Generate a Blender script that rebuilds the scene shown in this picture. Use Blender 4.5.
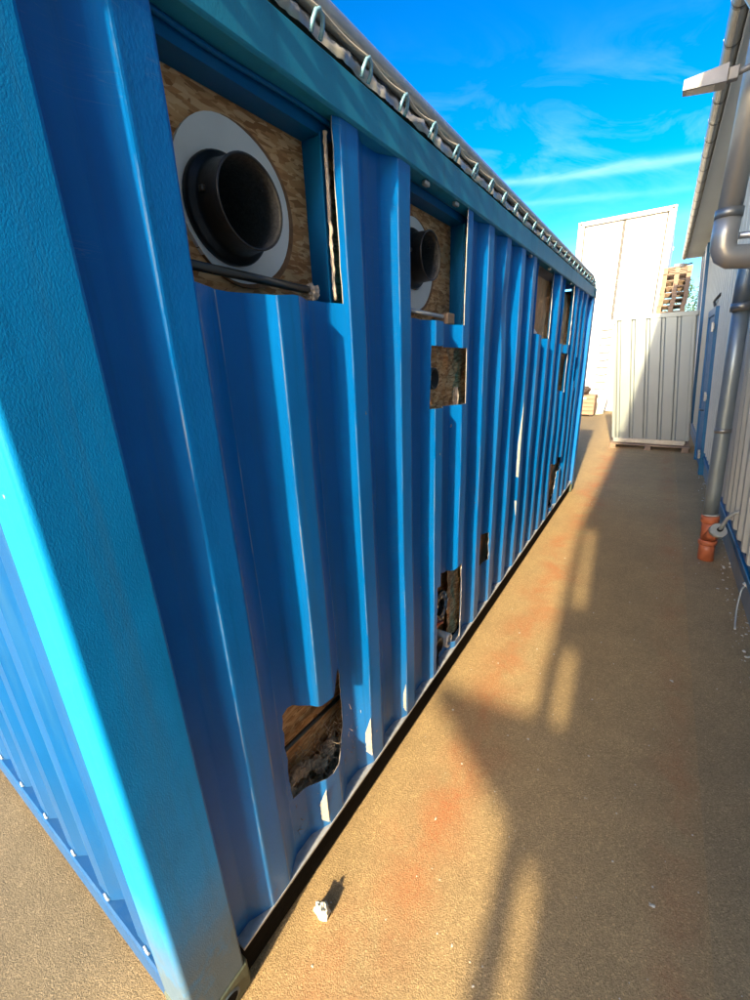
import bpy, bmesh, math, random
from mathutils import Vector, Matrix, noise as mnoise
random.seed(7)
scene = bpy.context.scene
col = scene.collection
for o in list(bpy.data.objects):
    bpy.data.objects.remove(o)

# ------------------------------------------------------------------ camera
cd = bpy.data.cameras.new('camera')
cd.sensor_fit = 'VERTICAL'; cd.sensor_height = 36.0; cd.lens = 414.19 / 1000 * 36.0
cd.clip_start = 0.02; cd.clip_end = 3000
cam = bpy.data.objects.new('camera', cd); col.objects.link(cam)
cam.location = (0.8039, -0.20366, 1.85562)
cam.rotation_euler = (1.24528, 0.0383847, 0.581166)
scene.camera = cam

# ------------------------------------------------------------------ light
AZ = 0.0687                      # sun stands almost along the container, a little to the building's side
EL = math.radians(26.0)
n = math.hypot(AZ, 1)
SUN = Vector((AZ / n * math.cos(EL), -1 / n * math.cos(EL), math.sin(EL)))
sd = bpy.data.lights.new('sun', 'SUN'); sd.energy = 4.1; sd.angle = math.radians(1.1)
sd.color = (1.0, 0.82, 0.52)
so = bpy.data.objects.new('sun', sd); col.objects.link(so)
so.rotation_euler = (-SUN).to_track_quat('-Z', 'Y').to_euler()
so.location = (3, -20, 12)

world = bpy.data.worlds.new('World'); scene.world = world; world.use_nodes = True
wn = world.node_tree; wn.nodes.clear()
def N(nt, t, **kw):
    nd = nt.nodes.new(t)
    for k, v in kw.items(): setattr(nd, k, v)
    return nd
def L(nt, a, b): nt.links.new(a, b)
def mth(nt, op, a, b=None, c=None, clamp=False):
    m = N(nt, 'ShaderNodeMath', operation=op); m.use_clamp = clamp
    for i, v in enumerate((a, b, c)):
        if v is None: continue
        if isinstance(v, (int, float)): m.inputs[i].default_value = v
        else: L(nt, v, m.inputs[i])
    return m.outputs[0]
def ramp(nt, fac, stops):
    r = N(nt, 'ShaderNodeValToRGB'); e = r.color_ramp.elements
    while len(e) < len(stops): e.new(0.5)
    for el, (p, c) in zip(e, stops):
        el.position = p; el.color = (*c, 1) if len(c) == 3 else c
    L(nt, fac, r.inputs[0]); return r.outputs[0]
def mix(nt, fac, a, b, typ='MIX'):
    m = N(nt, 'ShaderNodeMix', data_type='RGBA', blend_type=typ)
    for s, v in ((m.inputs[0], fac), (m.inputs[6], a), (m.inputs[7], b)):
        if isinstance(v, (int, float)): s.default_value = v
        elif isinstance(v, tuple): s.default_value = (*v, 1)
        else: L(nt, v, s)
    return m.outputs[2]

sky = N(wn, 'ShaderNodeTexSky', sky_type='NISHITA'); sky.sun_disc = False
sky.sun_elevation = EL; sky.sun_rotation = math.atan2(SUN.x, SUN.y)
sky.air_density = 1.0; sky.dust_density = 2.4; sky.ozone_density = 3.0; sky.altitude = 200
hs = N(wn, 'ShaderNodeHueSaturation'); hs.inputs['Saturation'].default_value = 1.26; hs.inputs['Hue'].default_value = 0.498
g1 = mix(wn, 1.0, sky.outputs[0], (1/3.0, 1/3.0, 1/3.0), 'MULTIPLY')
gm = N(wn, 'ShaderNodeGamma'); gm.inputs[1].default_value = 1.5; L(wn, g1, gm.inputs[0])
L(wn, mix(wn, 1.0, gm.outputs[0], (3.0, 3.0, 3.0), 'MULTIPLY'), hs.inputs['Color'])
# thin cirrus, as a function of direction over the whole sky
tc = N(wn, 'ShaderNodeTexCoord'); sep = N(wn, 'ShaderNodeSeparateXYZ'); L(wn, tc.outputs['Generated'], sep.inputs[0])
az = mth(wn, 'ARCTAN2', sep.outputs[0], sep.outputs[1])
el = mth(wn, 'ARCSINE', sep.outputs[2])
cv = N(wn, 'ShaderNodeCombineXYZ')
L(wn, mth(wn, 'MULTIPLY', az, 5.0), cv.inputs[0]); L(wn, mth(wn, 'MULTIPLY', el, 22.0), cv.inputs[1])
nz = N(wn, 'ShaderNodeTexNoise'); nz.inputs['Scale'].default_value = 1.0; nz.inputs['Detail'].default_value = 6; nz.inputs['Roughness'].default_value = 0.6
nz.inputs['Distortion'].default_value = 0.4
L(wn, cv.outputs[0], nz.inputs['Vector'])
nv = nz.outputs[0]
def streak(el0, sl, w, amp):
    c = mth(wn, 'ADD', mth(wn, 'MULTIPLY', az, sl), math.radians(el0))
    c = mth(wn, 'ADD', c, mth(wn, 'MULTIPLY', mth(wn, 'SUBTRACT', nv, 0.5), 0.022))
    d = mth(wn, 'DIVIDE', mth(wn, 'SUBTRACT', el, c), w)
    g = mth(wn, 'EXPONENT', mth(wn, 'MULTIPLY', mth(wn, 'MULTIPLY', d, d), -1.0))
    return mth(wn, 'MULTIPLY', g, amp)
band = mth(wn, 'ADD', streak(16.7, -0.06, 0.007, 0.20), streak(14.6, -0.06, 0.005, 0.07))
band = mth(wn, 'ADD', band, streak(11.5, 0.1, 0.03, 0.10))
band = mth(wn, 'MULTIPLY', band, mth(wn, 'MULTIPLY_ADD', nv, 2.0, -0.15, clamp=True))
cv2 = N(wn, 'ShaderNodeCombineXYZ')
L(wn, mth(wn, 'MULTIPLY', mth(wn, 'ADD', az, mth(wn, 'MULTIPLY', el, 1.2)), 4.0), cv2.inputs[0]); L(wn, mth(wn, 'MULTIPLY', el, 9.0), cv2.inputs[1]); cv2.inputs[2].default_value = 3.3
nz2 = N(wn, 'ShaderNodeTexNoise'); nz2.inputs['Scale'].default_value = 1.3; nz2.inputs['Detail'].default_value = 8; nz2.inputs['Roughness'].default_value = 0.62; nz2.inputs['Distortion'].default_value = 0.9
L(wn, cv2.outputs[0], nz2.inputs['Vector'])
wisp = mth(wn, 'MULTIPLY', mth(wn, 'SUBTRACT', nz2.outputs[0], 0.47, clamp=True), 0.45)
wisp = mth(wn, 'MULTIPLY', wisp, streak(19.5, 0.0, 0.09, 1.0))
cl = mth(wn, 'ADD', band, wisp, clamp=True)
skyc = mix(wn, cl, hs.outputs[0], (6.5, 7.6, 8.6))
bg = N(wn, 'ShaderNodeBackground'); bg.inputs[1].default_value = 0.115
L(wn, skyc, bg.inputs[0])
wo = N(wn, 'ShaderNodeOutputWorld'); L(wn, bg.outputs[0], wo.inputs[0])

scene.view_settings.view_transform = 'Standard'; scene.view_settings.look = 'None'
scene.view_settings.exposure = 1.5; scene.view_settings.gamma = 1.0
scene.view_settings.use_curve_mapping = False
scene.render.engine = 'CYCLES'
scene.cycles.max_bounces = 5; scene.cycles.caustics_reflective = False; scene.cycles.caustics_refractive = False

# ------------------------------------------------------------------ mesh helpers
ORG = {}
def origin(p):
    return ORG.get(p.name, Vector((0, 0, 0))) if p else Vector((0, 0, 0))
def tag(o, label=None, cat=None, group=None, kind=None):
    if label: o['label'] = label
    if cat: o['category'] = cat
    if group: o['group'] = group
    if kind: o['kind'] = kind
    return o
def empty(name, loc, label, cat, group=None):
    o = bpy.data.objects.new(name, None); col.objects.link(o); o.location = loc
    ORG[o.name] = Vector(loc); o.empty_display_size = 0.1
    return tag(o, label, cat, group)

class MB:
    def __init__(s): s.v = []; s.f = []; s.smooth = []
    def add(s, vs, fs, sm=False):
        b = len(s.v); s.v += [Vector(v) for v in vs]
        s.f += [tuple(i + b for i in f) for f in fs]; s.smooth += [sm] * len(fs)
        return s
    def box(s, x0, x1, y0, y1, z0, z1, bv=0.0):
        if bv > 0:
            b = bv
            bm = bmesh.new(); bmesh.ops.create_cube(bm, size=1)
            for v in bm.verts:
                v.co = Vector(((x0+x1)/2 + v.co.x*(x1-x0), (y0+y1)/2 + v.co.y*(y1-y0), (z0+z1)/2 + v.co.z*(z1-z0)))
            bmesh.ops.bevel(bm, geom=bm.edges[:], offset=b, segments=1, affect='EDGES')
            bm.verts.index_update()
            s.add([v.co.copy() for v in bm.verts], [tuple(v.index for v in f.verts) for f in bm.faces]); bm.free()
            return s
        return s.add([(x0,y0,z0),(x1,y0,z0),(x1,y1,z0),(x0,y1,z0),(x0,y0,z1),(x1,y0,z1),(x1,y1,z1),(x0,y1,z1)],
                     [(3,2,1,0),(4,5,6,7),(0,1,5,4),(1,2,6,5),(2,3,7,6),(3,0,4,7)])
    def prism(s, poly, a0, a1, axis):
        # poly: 2D points; axis 'z': (x,y), axis 'x': (y,z), axis 'y': (x,z)
        def P(p, a):
            return {'z': (p[0], p[1], a), 'x': (a, p[0], p[1]), 'y': (p[0], a, p[1])}[axis]
        m = len(poly)
        vs = [P(p, a0) for p in poly] + [P(p, a1) for p in poly]
        fs = [tuple(range(m))[::-1], tuple(range(m, 2*m))] + [(i, (i+1) % m, m+(i+1) % m, m+i) for i in range(m)]
        return s.add(vs, fs)
    def tube(s, pts, r, n=12, caps=True, closed=False, sm=True):
        pts = [Vector(p) for p in pts]; rs = r if isinstance(r, (list, tuple)) else [r]*len(pts)
        vs = []; fs = []; prev = None
        for i, p in enumerate(pts):
            if closed: t = pts[(i+1) % len(pts)] - pts[i-1]
            else: t = pts[min(i+1, len(pts)-1)] - pts[max(i-1, 0)]
            t.normalize()
            if prev is None:
                u = t.orthogonal().normalized()
            else:
                u = (prev - t*prev.dot(t)).normalized()
            prev = u; w = t.cross(u)
            for k in range(n):
                a = 2*math.pi*k/n
                vs.append(p + (u*math.cos(a) + w*math.sin(a))*rs[i])
        m = len(pts)
        for i in range(m if closed else m-1):
            j = (i+1) % m
            for k in range(n):
                fs.append((i*n+k, i*n+(k+1) % n, j*n+(k+1) % n, j*n+k))
        s.add(vs, fs, sm)
        if caps and not closed:
            b = len(s.v) - len(vs)
            s.f.append(tuple(b+k for k in range(n))[::-1]); s.smooth.append(False)
            s.f.append(tuple(b+(m-1)*n+k for k in range(n))); s.smooth.append(False)
        return s
    def shear(s, k):
        for v in s.v: v.x -= k*v.z
        return s
    def mesh(s, name, mats, off=Vector((0, 0, 0))):
        me = bpy.data.meshes.new(name)
        me.from_pydata([v - off for v in s.v], [], s.f)
        me.polygons.foreach_set('use_smooth', s.smooth)
        bm = bmesh.new(); bm.from_mesh(me); bmesh.ops.recalc_face_normals(bm, faces=bm.faces[:]); bm.to_mesh(me); bm.free()
        for m in (mats if isinstance(mats, (list, tuple)) else [mats]): me.materials.append(m)
        me.update(); return me
    def build(s, name, mat, parent=None, loc=None):
        # vertices are in world space; the object origin is at loc, or at its parent's origin
        po = origin(parent); off = Vector(loc) if loc is not None else po
        o = bpy.data.objects.new(name, s.mesh(name, mat, off)); col.objects.link(o)
        o.parent = parent; o.location = off - po
        ORG[o.name] = off
        return o
def again(o, loc, parent=None, rot=None):
    c = o.copy(); col.objects.link(c); p = parent or o.parent; c.parent = p
    c.location = Vector(loc) - origin(p); ORG[c.name] = Vector(loc)
    if rot: c.rotation_euler = rot
    return c

# ------------------------------------------------------------------ materials
def mat(name):
    m = bpy.data.materials.new(name); m.use_nodes = True; nt = m.node_tree
    b = nt.nodes['Principled BSDF']; return m, nt, b
def coords(nt, scale=(1, 1, 1), kind='Object', rot=(0, 0, 0)):
    t = N(nt, 'ShaderNodeTexCoord'); mp = N(nt, 'ShaderNodeMapping')
    mp.inputs['Scale'].default_value = scale; mp.inputs['Rotation'].default_value = rot
    L(nt, t.outputs[kind], mp.inputs[0]); return mp.outputs[0]
def noise(nt, vec, sc, det=4, rough=0.55, dist=0.0):
    t = N(nt, 'ShaderNodeTexNoise'); t.inputs['Scale'].default_value = sc; t.inputs['Detail'].default_value = det
    t.inputs['Roughness'].default_value = rough; t.inputs['Distortion'].default_value = dist
    L(nt, vec, t.inputs['Vector']); return t.outputs[0]
def voro(nt, vec, sc, out='Distance', feature='F1'):
    t = N(nt, 'ShaderNodeTexVoronoi', feature=feature); t.inputs['Scale'].default_value = sc
    L(nt, vec, t.inputs['Vector']); return t.outputs[out]
def bump(nt, b, h, strength, dist):
    bp = N(nt, 'ShaderNodeBump'); bp.inputs['Strength'].default_value = strength; bp.inputs['Distance'].default_value = dist
    L(nt, h, bp.inputs['Height']); L(nt, bp.outputs[0], b.inputs['Normal']); return bp
def axis(nt, i, kind='Object'):
    t = N(nt, 'ShaderNodeTexCoord'); s = N(nt, 'ShaderNodeSeparateXYZ'); L(nt, t.outputs[kind], s.inputs[0]); return s.outputs[i]
def simple(name, c, rough=0.6, metal=0.0, var=0.15, sc=6.0, bmp=0.0, bsc=60.0, spec=0.5):
    m, nt, b = mat(name); v = coords(nt)
    nn = noise(nt, v, sc, 5, 0.6)
    L(nt, ramp(nt, nn, [(0.25, tuple(x*(1-var) for x in c)), (0.75, tuple(min(1, x*(1+var)) for x in c))]), b.inputs['Base Color'])
    b.inputs['Metallic'].default_value = metal
    r = mth(nt, 'MULTIPLY_ADD', noise(nt, v, sc*3, 4), 0.25, rough-0.125); L(nt, r, b.inputs['Roughness'])
    b.inputs['Specular IOR Level'].default_value = spec
    if bmp: bump(nt, b, noise(nt, v, bsc, 5, 0.6), bmp, 0.004)
    return m

def paint_blue(name, base, rough, peel, peel_sc, dist, dirt=0.0, chips=True, ribs=False):
    m, nt, b = mat(name); v = coords(nt)
    big = noise(nt, v, 1.7, 5, 0.6); c = ramp(nt, big, [(0.3, tuple(x*0.84 for x in base)), (0.7, tuple(x*1.10 for x in base))])
    streakv = coords(nt, (16, 16, 0.6)); sv = noise(nt, streakv, 1.0, 5, 0.65)
    # chalky run-off streaks
    c = mix(nt, mth(nt, 'MULTIPLY', mth(nt, 'SUBTRACT', sv, 0.53, clamp=True), 1.5), c, (0.05, 0.16, 0.26))
    c = mix(nt, mth(nt, 'MULTIPLY', mth(nt, 'SUBTRACT', 0.44, sv, clamp=True), 2.2), c, (0.0, 0.07, 0.17))
    z = axis(nt, 2); fine = noise(nt, v, 60, 3)
    if dirt:
        # splashed soil and algae on the lowest stretch
        low = mth(nt, 'SUBTRACT', 1.0, mth(nt, 'DIVIDE', z, 0.62), clamp=True)
        dn = noise(nt, v, 9, 6, 0.7)
        f = mth(nt, 'MULTIPLY', mth(nt, 'MULTIPLY', low, dirt), mth(nt, 'MULTIPLY_ADD', dn, 2.8, -0.45, clamp=True))
        c = mix(nt, mth(nt, 'MINIMUM', f, 0.72), c, (0.13, 0.125, 0.065))
    if ribs:
        # paint rubbed thin along the outer bends of every rib
        y = axis(nt, 1); fr = mth(nt, 'MODULO', y, PITCH)
        e = None
        for p in (0.0785, 0.3015, 0.1505):
            d = mth(nt, 'ABSOLUTE', mth(nt, 'SUBTRACT', fr, p)); q = mth(nt, 'LESS_THAN', d, 0.0030 if p != 0.1505 else 0.002)
            e = q if e is None else mth(nt, 'MAXIMUM', e, q)
        en = mth(nt, 'MULTIPLY_ADD', noise(nt, coords(nt, (1, 1, 0.22)), 17, 5, 0.7), 3.4, -1.5, clamp=True)
        c = mix(nt, mth(nt, 'MULTIPLY', mth(nt, 'MULTIPLY', e, en), 0.75), c, (0.36, 0.40, 0.40))
        # long thin scratches
        sc_ = noise(nt, coords(nt, (1, 2.2, 46), rot=(0.35, 0, 0)), 1.6, 2, 0.5)
        sm_ = noise(nt, v, 1.4, 3)
        sf = mth(nt, 'MULTIPLY', mth(nt, 'LESS_THAN', mth(nt, 'ABSOLUTE', mth(nt, 'SUBTRACT', sc_, 0.5)), 0.0045), mth(nt, 'GREATER_THAN', sm_, 0.56))
        c = mix(nt, mth(nt, 'MULTIPLY', sf, 0.14), c, (0.22, 0.36, 0.46))
        # rust creeping up from the sill
        rs = mth(nt, 'MULTIPLY', mth(nt, 'SUBTRACT', 1.0, mth(nt, 'DIVIDE', z, 0.42), clamp=True), mth(nt, 'MULTIPLY_ADD', noise(nt, coords(nt, (1, 1, 0.5)), 24, 6, 0.7), 5.0, -2.9, clamp=True))
        c = mix(nt, mth(nt, 'MULTIPLY', rs, 0.8), c, (0.16, 0.065, 0.03))
    if chips:
        ch = voro(nt, v, 7.0); cf = mth(nt, 'LESS_THAN', mth(nt, 'ADD', ch, mth(nt, 'MULTIPLY', fine, 0.18)), 0.118)
        c = mix(nt, cf, c, mix(nt, big, (0.52, 0.50, 0.45), (0.20, 0.09, 0.045)))
    L(nt, c, b.inputs['Base Color']); b.inputs['Specular IOR Level'].default_value = 0.24
    L(nt, mth(nt, 'MULTIPLY_ADD', sv, 0.34, rough-0.17), b.inputs['Roughness'])
    h = mth(nt, 'ADD', mth(nt, 'MULTIPLY', noise(nt, coords(nt, (1, 1, 0.55)), peel_sc, 3, 0.6), 1.0), mth(nt, 'MULTIPLY', noise(nt, v, 6, 3), 3.0))
    bump(nt, b, h, peel, dist)
    return m
PITCH = 0.3025
BLUE = (0.0, 0.170, 0.55)
M = {}
M['blue'] = paint_blue('blue_paint', BLUE, 0.38, 0.35, 170, 0.0014, 0.35)
M['side'] = paint_blue('blue_side_paint', BLUE, 0.38, 0.35, 170, 0.0014, 0.30, True, True)
M['post'] = paint_blue('blue_paint_thick', (0.0, 0.25, 0.64), 0.42, 0.34, 320, 0.0017, 1.4, True)
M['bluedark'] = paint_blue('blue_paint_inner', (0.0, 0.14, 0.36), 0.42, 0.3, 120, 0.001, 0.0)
M['rail'] = paint_blue('sky_tinted_rail_paint', (0.02, 0.27, 0.46), 0.36, 0.35, 170, 0.0014)  # blue lightened to teal, with the sky's reflection put into the colour
M['end'] = paint_blue('sun_dimmed_end_paint', (0.0, 0.085, 0.27), 0.42, 0.35, 170, 0.0014, 0.2, False)  # same blue, darkened in colour to hold back the sun on the end
M['cast'] = paint_blue('blue_casting_paint', (0.05, 0.13, 0.16), 0.55, 0.8, 90, 0.002, 0.9)
M['bare'] = simple('cut_steel_edge', (0.62, 0.58, 0.52), 0.4, 0.7, 0.25, 30)
M['undersill'] = simple('shade_black', (0.008, 0.008, 0.008), 0.9, 0, 0.3, 20, 0.4, 80, 0.05)  # near-black colour stands in for the shade under the container
M['sill_edge'] = simple('sunlit_sill_edge', (0.42, 0.44, 0.46), 0.5, 0.2, 0.3, 30)  # pale colour holds the sun caught along the lip
M['galv'] = simple('galvanised_steel', (0.55, 0.56, 0.56), 0.36, 0.85, 0.14, 14, 0.1, 90)
M['zinc'] = simple('zinc_pipe', (0.27, 0.27, 0.25), 0.40, 0.7, 0.10, 5, 0.05, 40)
M['zincdull'] = simple('dull_zinc_pipe', (0.27, 0.32, 0.33), 0.42, 0.55, 0.10, 5, 0.05, 40)
M['steel_shine'] = simple('polished_steel_pipe', (0.40, 0.38, 0.33), 0.36, 0.5, 0.08, 6)
M['white'] = simple('white_container_paint', (0.72, 0.72, 0.70), 0.5, 0, 0.06, 2)
M['whiteline'] = simple('grey_joint_sealant', (0.07, 0.066, 0.06), 0.7, 0, 0.15, 9)
M['black'] = simple('black_plastic', (0.012, 0.012, 0.013), 0.38, 0, 0.3, 25, 0.15, 140)
M['rubber'] = simple('black_foam_lining', (0.06, 0.06, 0.058), 0.75, 0, 0.6, 160, 1.0, 260)
M['foam'] = simple('white_foam_collar', (0.90, 0.91, 0.88), 0.6, 0, 0.06, 6, 0.15, 60)
M['insul'] = simple('torn_insulation', (0.46, 0.40, 0.33), 0.95, 0, 0.5, 40, 1.0, 70)
M['rod'] = simple('dark_steel_rod', (0.09, 0.09, 0.085), 0.32, 0.7, 0.1, 4)
M['rope'] = simple('grey_rope', (0.50, 0.46, 0.38), 0.8, 0, 0.2, 60)
M['orange'] = simple('orange_drain_plastic', (0.46, 0.13, 0.055), 0.45, 0, 0.12, 9, 0.1, 60)
M['greycap'] = simple('grey_plastic', (0.38, 0.41, 0.39), 0.5, 0, 0.1, 9)
M['concrete'] = simple('plinth_concrete', (0.27, 0.265, 0.25), 0.85, 0, 0.18, 4, 0.3, 50)
M['trimblue'] = simple('blue_door_paint', (0.0, 0.125, 0.27), 0.4, 0, 0.08, 4)
M['clad'] = simple('pale_cladding', (0.54, 0.54, 0.46), 0.5, 0.05, 0.05, 1.2)
M['soffit'] = simple('pale_soffit', (0.60, 0.66, 0.68), 0.5, 0, 0.05, 1.2)
M['sheet'] = simple('silver_fence_sheet', (0.30, 0.335, 0.32), 0.42, 0.3, 0.05, 2)
M['lamp'] = simple('grey_lamp_paint', (0.24, 0.235, 0.22), 0.45, 0.2, 0.06, 9)
M['glass'] = simple('lamp_glass', (0.55, 0.50, 0.44), 0.25, 0, 0.1, 9)
M['paper'] = simple('pale_litter', (0.66, 0.62, 0.52), 0.8, 0, 0.2, 30)
M['stone'] = simple('white_stone', (0.74, 0.73, 0.64), 0.8, 0, 0.15, 60, 0.5, 120)
M['red'] = simple('red_valve_paint', (0.42, 0.02, 0.015), 0.4)
M['whitepl'] = simple('white_plastic', (0.75, 0.75, 0.73), 0.4)
M['card'] = simple('brown_carton', (0.36, 0.22, 0.14), 0.85, 0, 0.12, 8)
M['darkwrap'] = simple('dark_brown_wrap', (0.06, 0.04, 0.03), 0.7, 0, 0.3, 12)
M['ptile'] = simple('grey_sheeting', (0.55, 0.60, 0.55), 0.6, 0, 0.1, 5)
M['patch'] = simple('pale_patch_paint', (0.60, 0.62, 0.58), 0.5, 0, 0.2, 40)  # pale grey for the rib patches and weld beads

def wood(name, c, sc=(3, 40, 40)):
    m, nt, b = mat(name); v = coords(nt, sc)
    nn = noise(nt, v, 1.0, 6, 0.65, 0.6)
    L(nt, ramp(nt, nn, [(0.2, tuple(x*0.55 for x in c)), (0.5, c), (0.8, tuple(min(1, x*1.3) for x in c))]), b.inputs['Base Color'])
    b.inputs['Roughness'].default_value = 0.8
    bump(nt, b, nn, 0.3, 0.003); return m
M['wood'] = wood('pallet_wood', (0.30, 0.21, 0.14), (3, 30, 30))
M['woody'] = wood('crate_wood', (0.42, 0.29, 0.19), (3, 3, 30))

def osb():
    m, nt, b = mat('strand_board')
    base = None; h = None
    for i, (rx, sc) in enumerate(((0.3, (1, 26, 110)), (1.25, (1, 28, 120)), (2.2, (1, 34, 110)), (-0.5, (1, 24, 96)))):
        v = coords(nt, sc, rot=(rx, 0, 0)); t = N(nt, 'ShaderNodeTexVoronoi'); t.inputs['Scale'].default_value = 1.0
        L(nt, v, t.inputs['Vector'])
        s = N(nt, 'ShaderNodeSeparateColor'); L(nt, t.outputs['Color'], s.inputs[0])
        c = ramp(nt, s.outputs[0], [(0.0, (0.42, 0.17, 0.05)), (0.45, (0.68, 0.33, 0.12)), (1.0, (0.88, 0.57, 0.28))])
        if base is None: base = c; h = s.outputs[0]
        else:
            f = mth(nt, 'GREATER_THAN', s.outputs[1], 0.5); base = mix(nt, f, base, c)
            h = mth(nt, 'ADD', mth(nt, 'MULTIPLY', h, mth(nt, 'SUBTRACT', 1.0, f)), mth(nt, 'MULTIPLY', s.outputs[0], f))
    stain = noise(nt, coords(nt), 4.0, 5, 0.6)
    base = mix(nt, ramp(nt, stain, [(0.5, (0, 0, 0)), (0.75, (0.5, 0.5, 0.5))]), base, (0.16, 0.07, 0.03))
    L(nt, base, b.inputs['Base Color']); b.inputs['Roughness'].default_value = 0.75
    bump(nt, b, h, 0.5, 0.002); return m
M['osb'] = osb()
M['rim'] = simple('cut_board_edge', (0.30, 0.15, 0.07), 0.85, 0, 0.4, 40, 0.5, 120)

def asphalt(name, tint, stain=True):
    m, nt, b = mat(name); v = coords(nt)
    g1 = voro(nt, v, 210.0, 'Color'); gs = N(nt, 'ShaderNodeSeparateColor'); L(nt, g1, gs.inputs[0])
    c = ramp(nt, gs.outputs[0], [(0.0, tuple(x*0.66 for x in tint)), (0.5, tuple(x*0.98 for x in tint)), (0.9, tuple(x*1.15 for x in tint)), (1.0, tuple(min(1, x*1.7) for x in tint))])
    g2 = voro(nt, v, 420.0, 'Color'); gs2 = N(nt, 'ShaderNodeSeparateColor'); L(nt, g2, gs2.inputs[0])
    c = mix(nt, 0.35, c, ramp(nt, gs2.outputs[1], [(0, tuple(x*0.5 for x in tint)), (1, tuple(min(1, x*1.5) for x in tint))]))
    big = noise(nt, v, 0.9, 6, 0.6)
    c = mix(nt, 0.55, c, ramp(nt, big, [(0.3, (0.70, 0.70, 0.72)), (0.7, (1.18, 1.14, 1.06))]), 'MULTIPLY')
    mid = noise(nt, v, 7.0, 5, 0.65)
    c = mix(nt, 0.4, c, ramp(nt, mid, [(0.3, (0.8, 0.8, 0.8)), (0.7, (1.15, 1.15, 1.15))]), 'MULTIPLY')
    if stain:
        x = axis(nt, 0); y = axis(nt, 1)
        # rust washed off the container side, lying in a wandering band beside it
        xc = mth(nt, 'MULTIPLY_ADD', noise(nt, coords(nt, (0, 1, 0)), 1.4, 3), 0.5, 0.02)
        d = mth(nt, 'DIVIDE', mth(nt, 'SUBTRACT', x, xc), 0.13)
        g = mth(nt, 'EXPONENT', mth(nt, 'MULTIPLY', mth(nt, 'MULTIPLY', d, d), -1.0))
        rn = noise(nt, coords(nt, (1, 0.8, 1)), 4.2, 6, 0.62, 0.5)
        f = mth(nt, 'MULTIPLY', g, mth(nt, 'MULTIPLY_ADD', rn, 3.2, -1.08, clamp=True))
        d2 = mth(nt, 'DIVIDE', mth(nt, 'SUBTRACT', x, 1.13), 0.10)
        gg = mth(nt, 'EXPONENT', mth(nt, 'MULTIPLY', mth(nt, 'MULTIPLY', d2, d2), -1.0))
        f2 = mth(nt, 'MULTIPLY', mth(nt, 'MULTIPLY', gg, 0.6), mth(nt, 'MULTIPLY_ADD', rn, 2.4, -0.85, clamp=True))
        f = mth(nt, 'MULTIPLY', mth(nt, 'MAXIMUM', f, f2), mth(nt, 'MULTIPLY_ADD', gs.outputs[1], 0.5, 0.5), clamp=True)
        c = mix(nt, mth(nt, 'MULTIPLY', f, 0.85), c, (0.52, 0.165, 0.06))
        # bare asphalt round the container's end, sandy dust only in the alley
        bare = mth(nt, 'MULTIPLY', mth(nt, 'SUBTRACT', mth(nt, 'MULTIPLY', mth(nt, 'SUBTRACT', big, 0.5), 0.8), x), 2.0, clamp=True)
        c = mix(nt, mth(nt, 'MULTIPLY', bare, 0.85), c, mix(nt, 1.0, c, (0.44, 0.50, 0.62), 'MULTIPLY'))
    L(nt, c, b.inputs['Base Color']); b.inputs['Roughness'].default_value = 0.88; b.inputs['Specular IOR Level'].default_value = 0.3
    hh = mth(nt, 'ADD', mth(nt, 'MULTIPLY', gs.outputs[0], 0.45), mth(nt, 'MULTIPLY', noise(nt, v, 210, 3, 0.7), 1.0))
    bump(nt, b, hh, 0.85, 0.006)
    return m
M['asphalt'] = asphalt('worn_asphalt', (0.49, 0.345, 0.17))
M['asphalt2'] = asphalt('grey_asphalt', (0.45, 0.32, 0.165), False)

def leafmat():
    m, nt, b = mat('leaf_green'); g = N(nt, 'ShaderNodeObjectInfo')
    nn = noise(nt, coords(nt), 3.0, 3)
    L(nt, ramp(nt, nn, [(0.3, (0.025, 0.065, 0.01)), (0.7, (0.075, 0.14, 0.02))]), b.inputs['Base Color'])
    b.inputs['Roughness'].default_value = 0.55; return m
M['leaf'] = leafmat()
M['bark'] = wood('bark', (0.13, 0.09, 0.06), (20, 20, 3))

def tarpmat():
    m, nt, b = mat('silver_tarpaulin'); v = coords(nt)
    nn = noise(nt, v, 9, 6, 0.65)
    L(nt, ramp(nt, nn, [(0.3, (0.36, 0.35, 0.31)), (0.7, (0.62, 0.59, 0.51))]), b.inputs['Base Color'])
    b.inputs['Metallic'].default_value = 0.2; b.inputs['Roughness'].default_value = 0.36
    bump(nt, b, noise(nt, coords(nt, (1, 0.35, 1)), 38, 4), 0.5, 0.006); return m
M['tarp'] = tarpmat()

# ------------------------------------------------------------------ ground
g = MB().add([(-400, -400, 0), (400, -400, 0), (400, 400, 0), (-400, 400, 0)], [(0, 1, 2, 3)]).build('ground', M['asphalt'])
tag(g, 'worn tan asphalt yard with rust stains beside the blue container', None, None, 'structure')
g = MB().add([(1.195, -3.2, 0.004), (1.59, -3.2, 0.004), (1.60, 13, 0.004), (1.26, 13, 0.004), (1.225, 3, 0.004)], [(0, 1, 2, 3, 4)]).build('pavement_strip', M['asphalt2'])
tag(g, 'darker grey asphalt strip along the foot of the hall wall', None, None, 'structure')

# ------------------------------------------------------------------ blue container
LEN, HGT, WID = 6.058, 2.591, 2.438
cont = empty('shipping_container', (0, 0, 0), 'long blue corrugated shipping container with ducts and ragged holes cut in its side', 'container')

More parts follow.
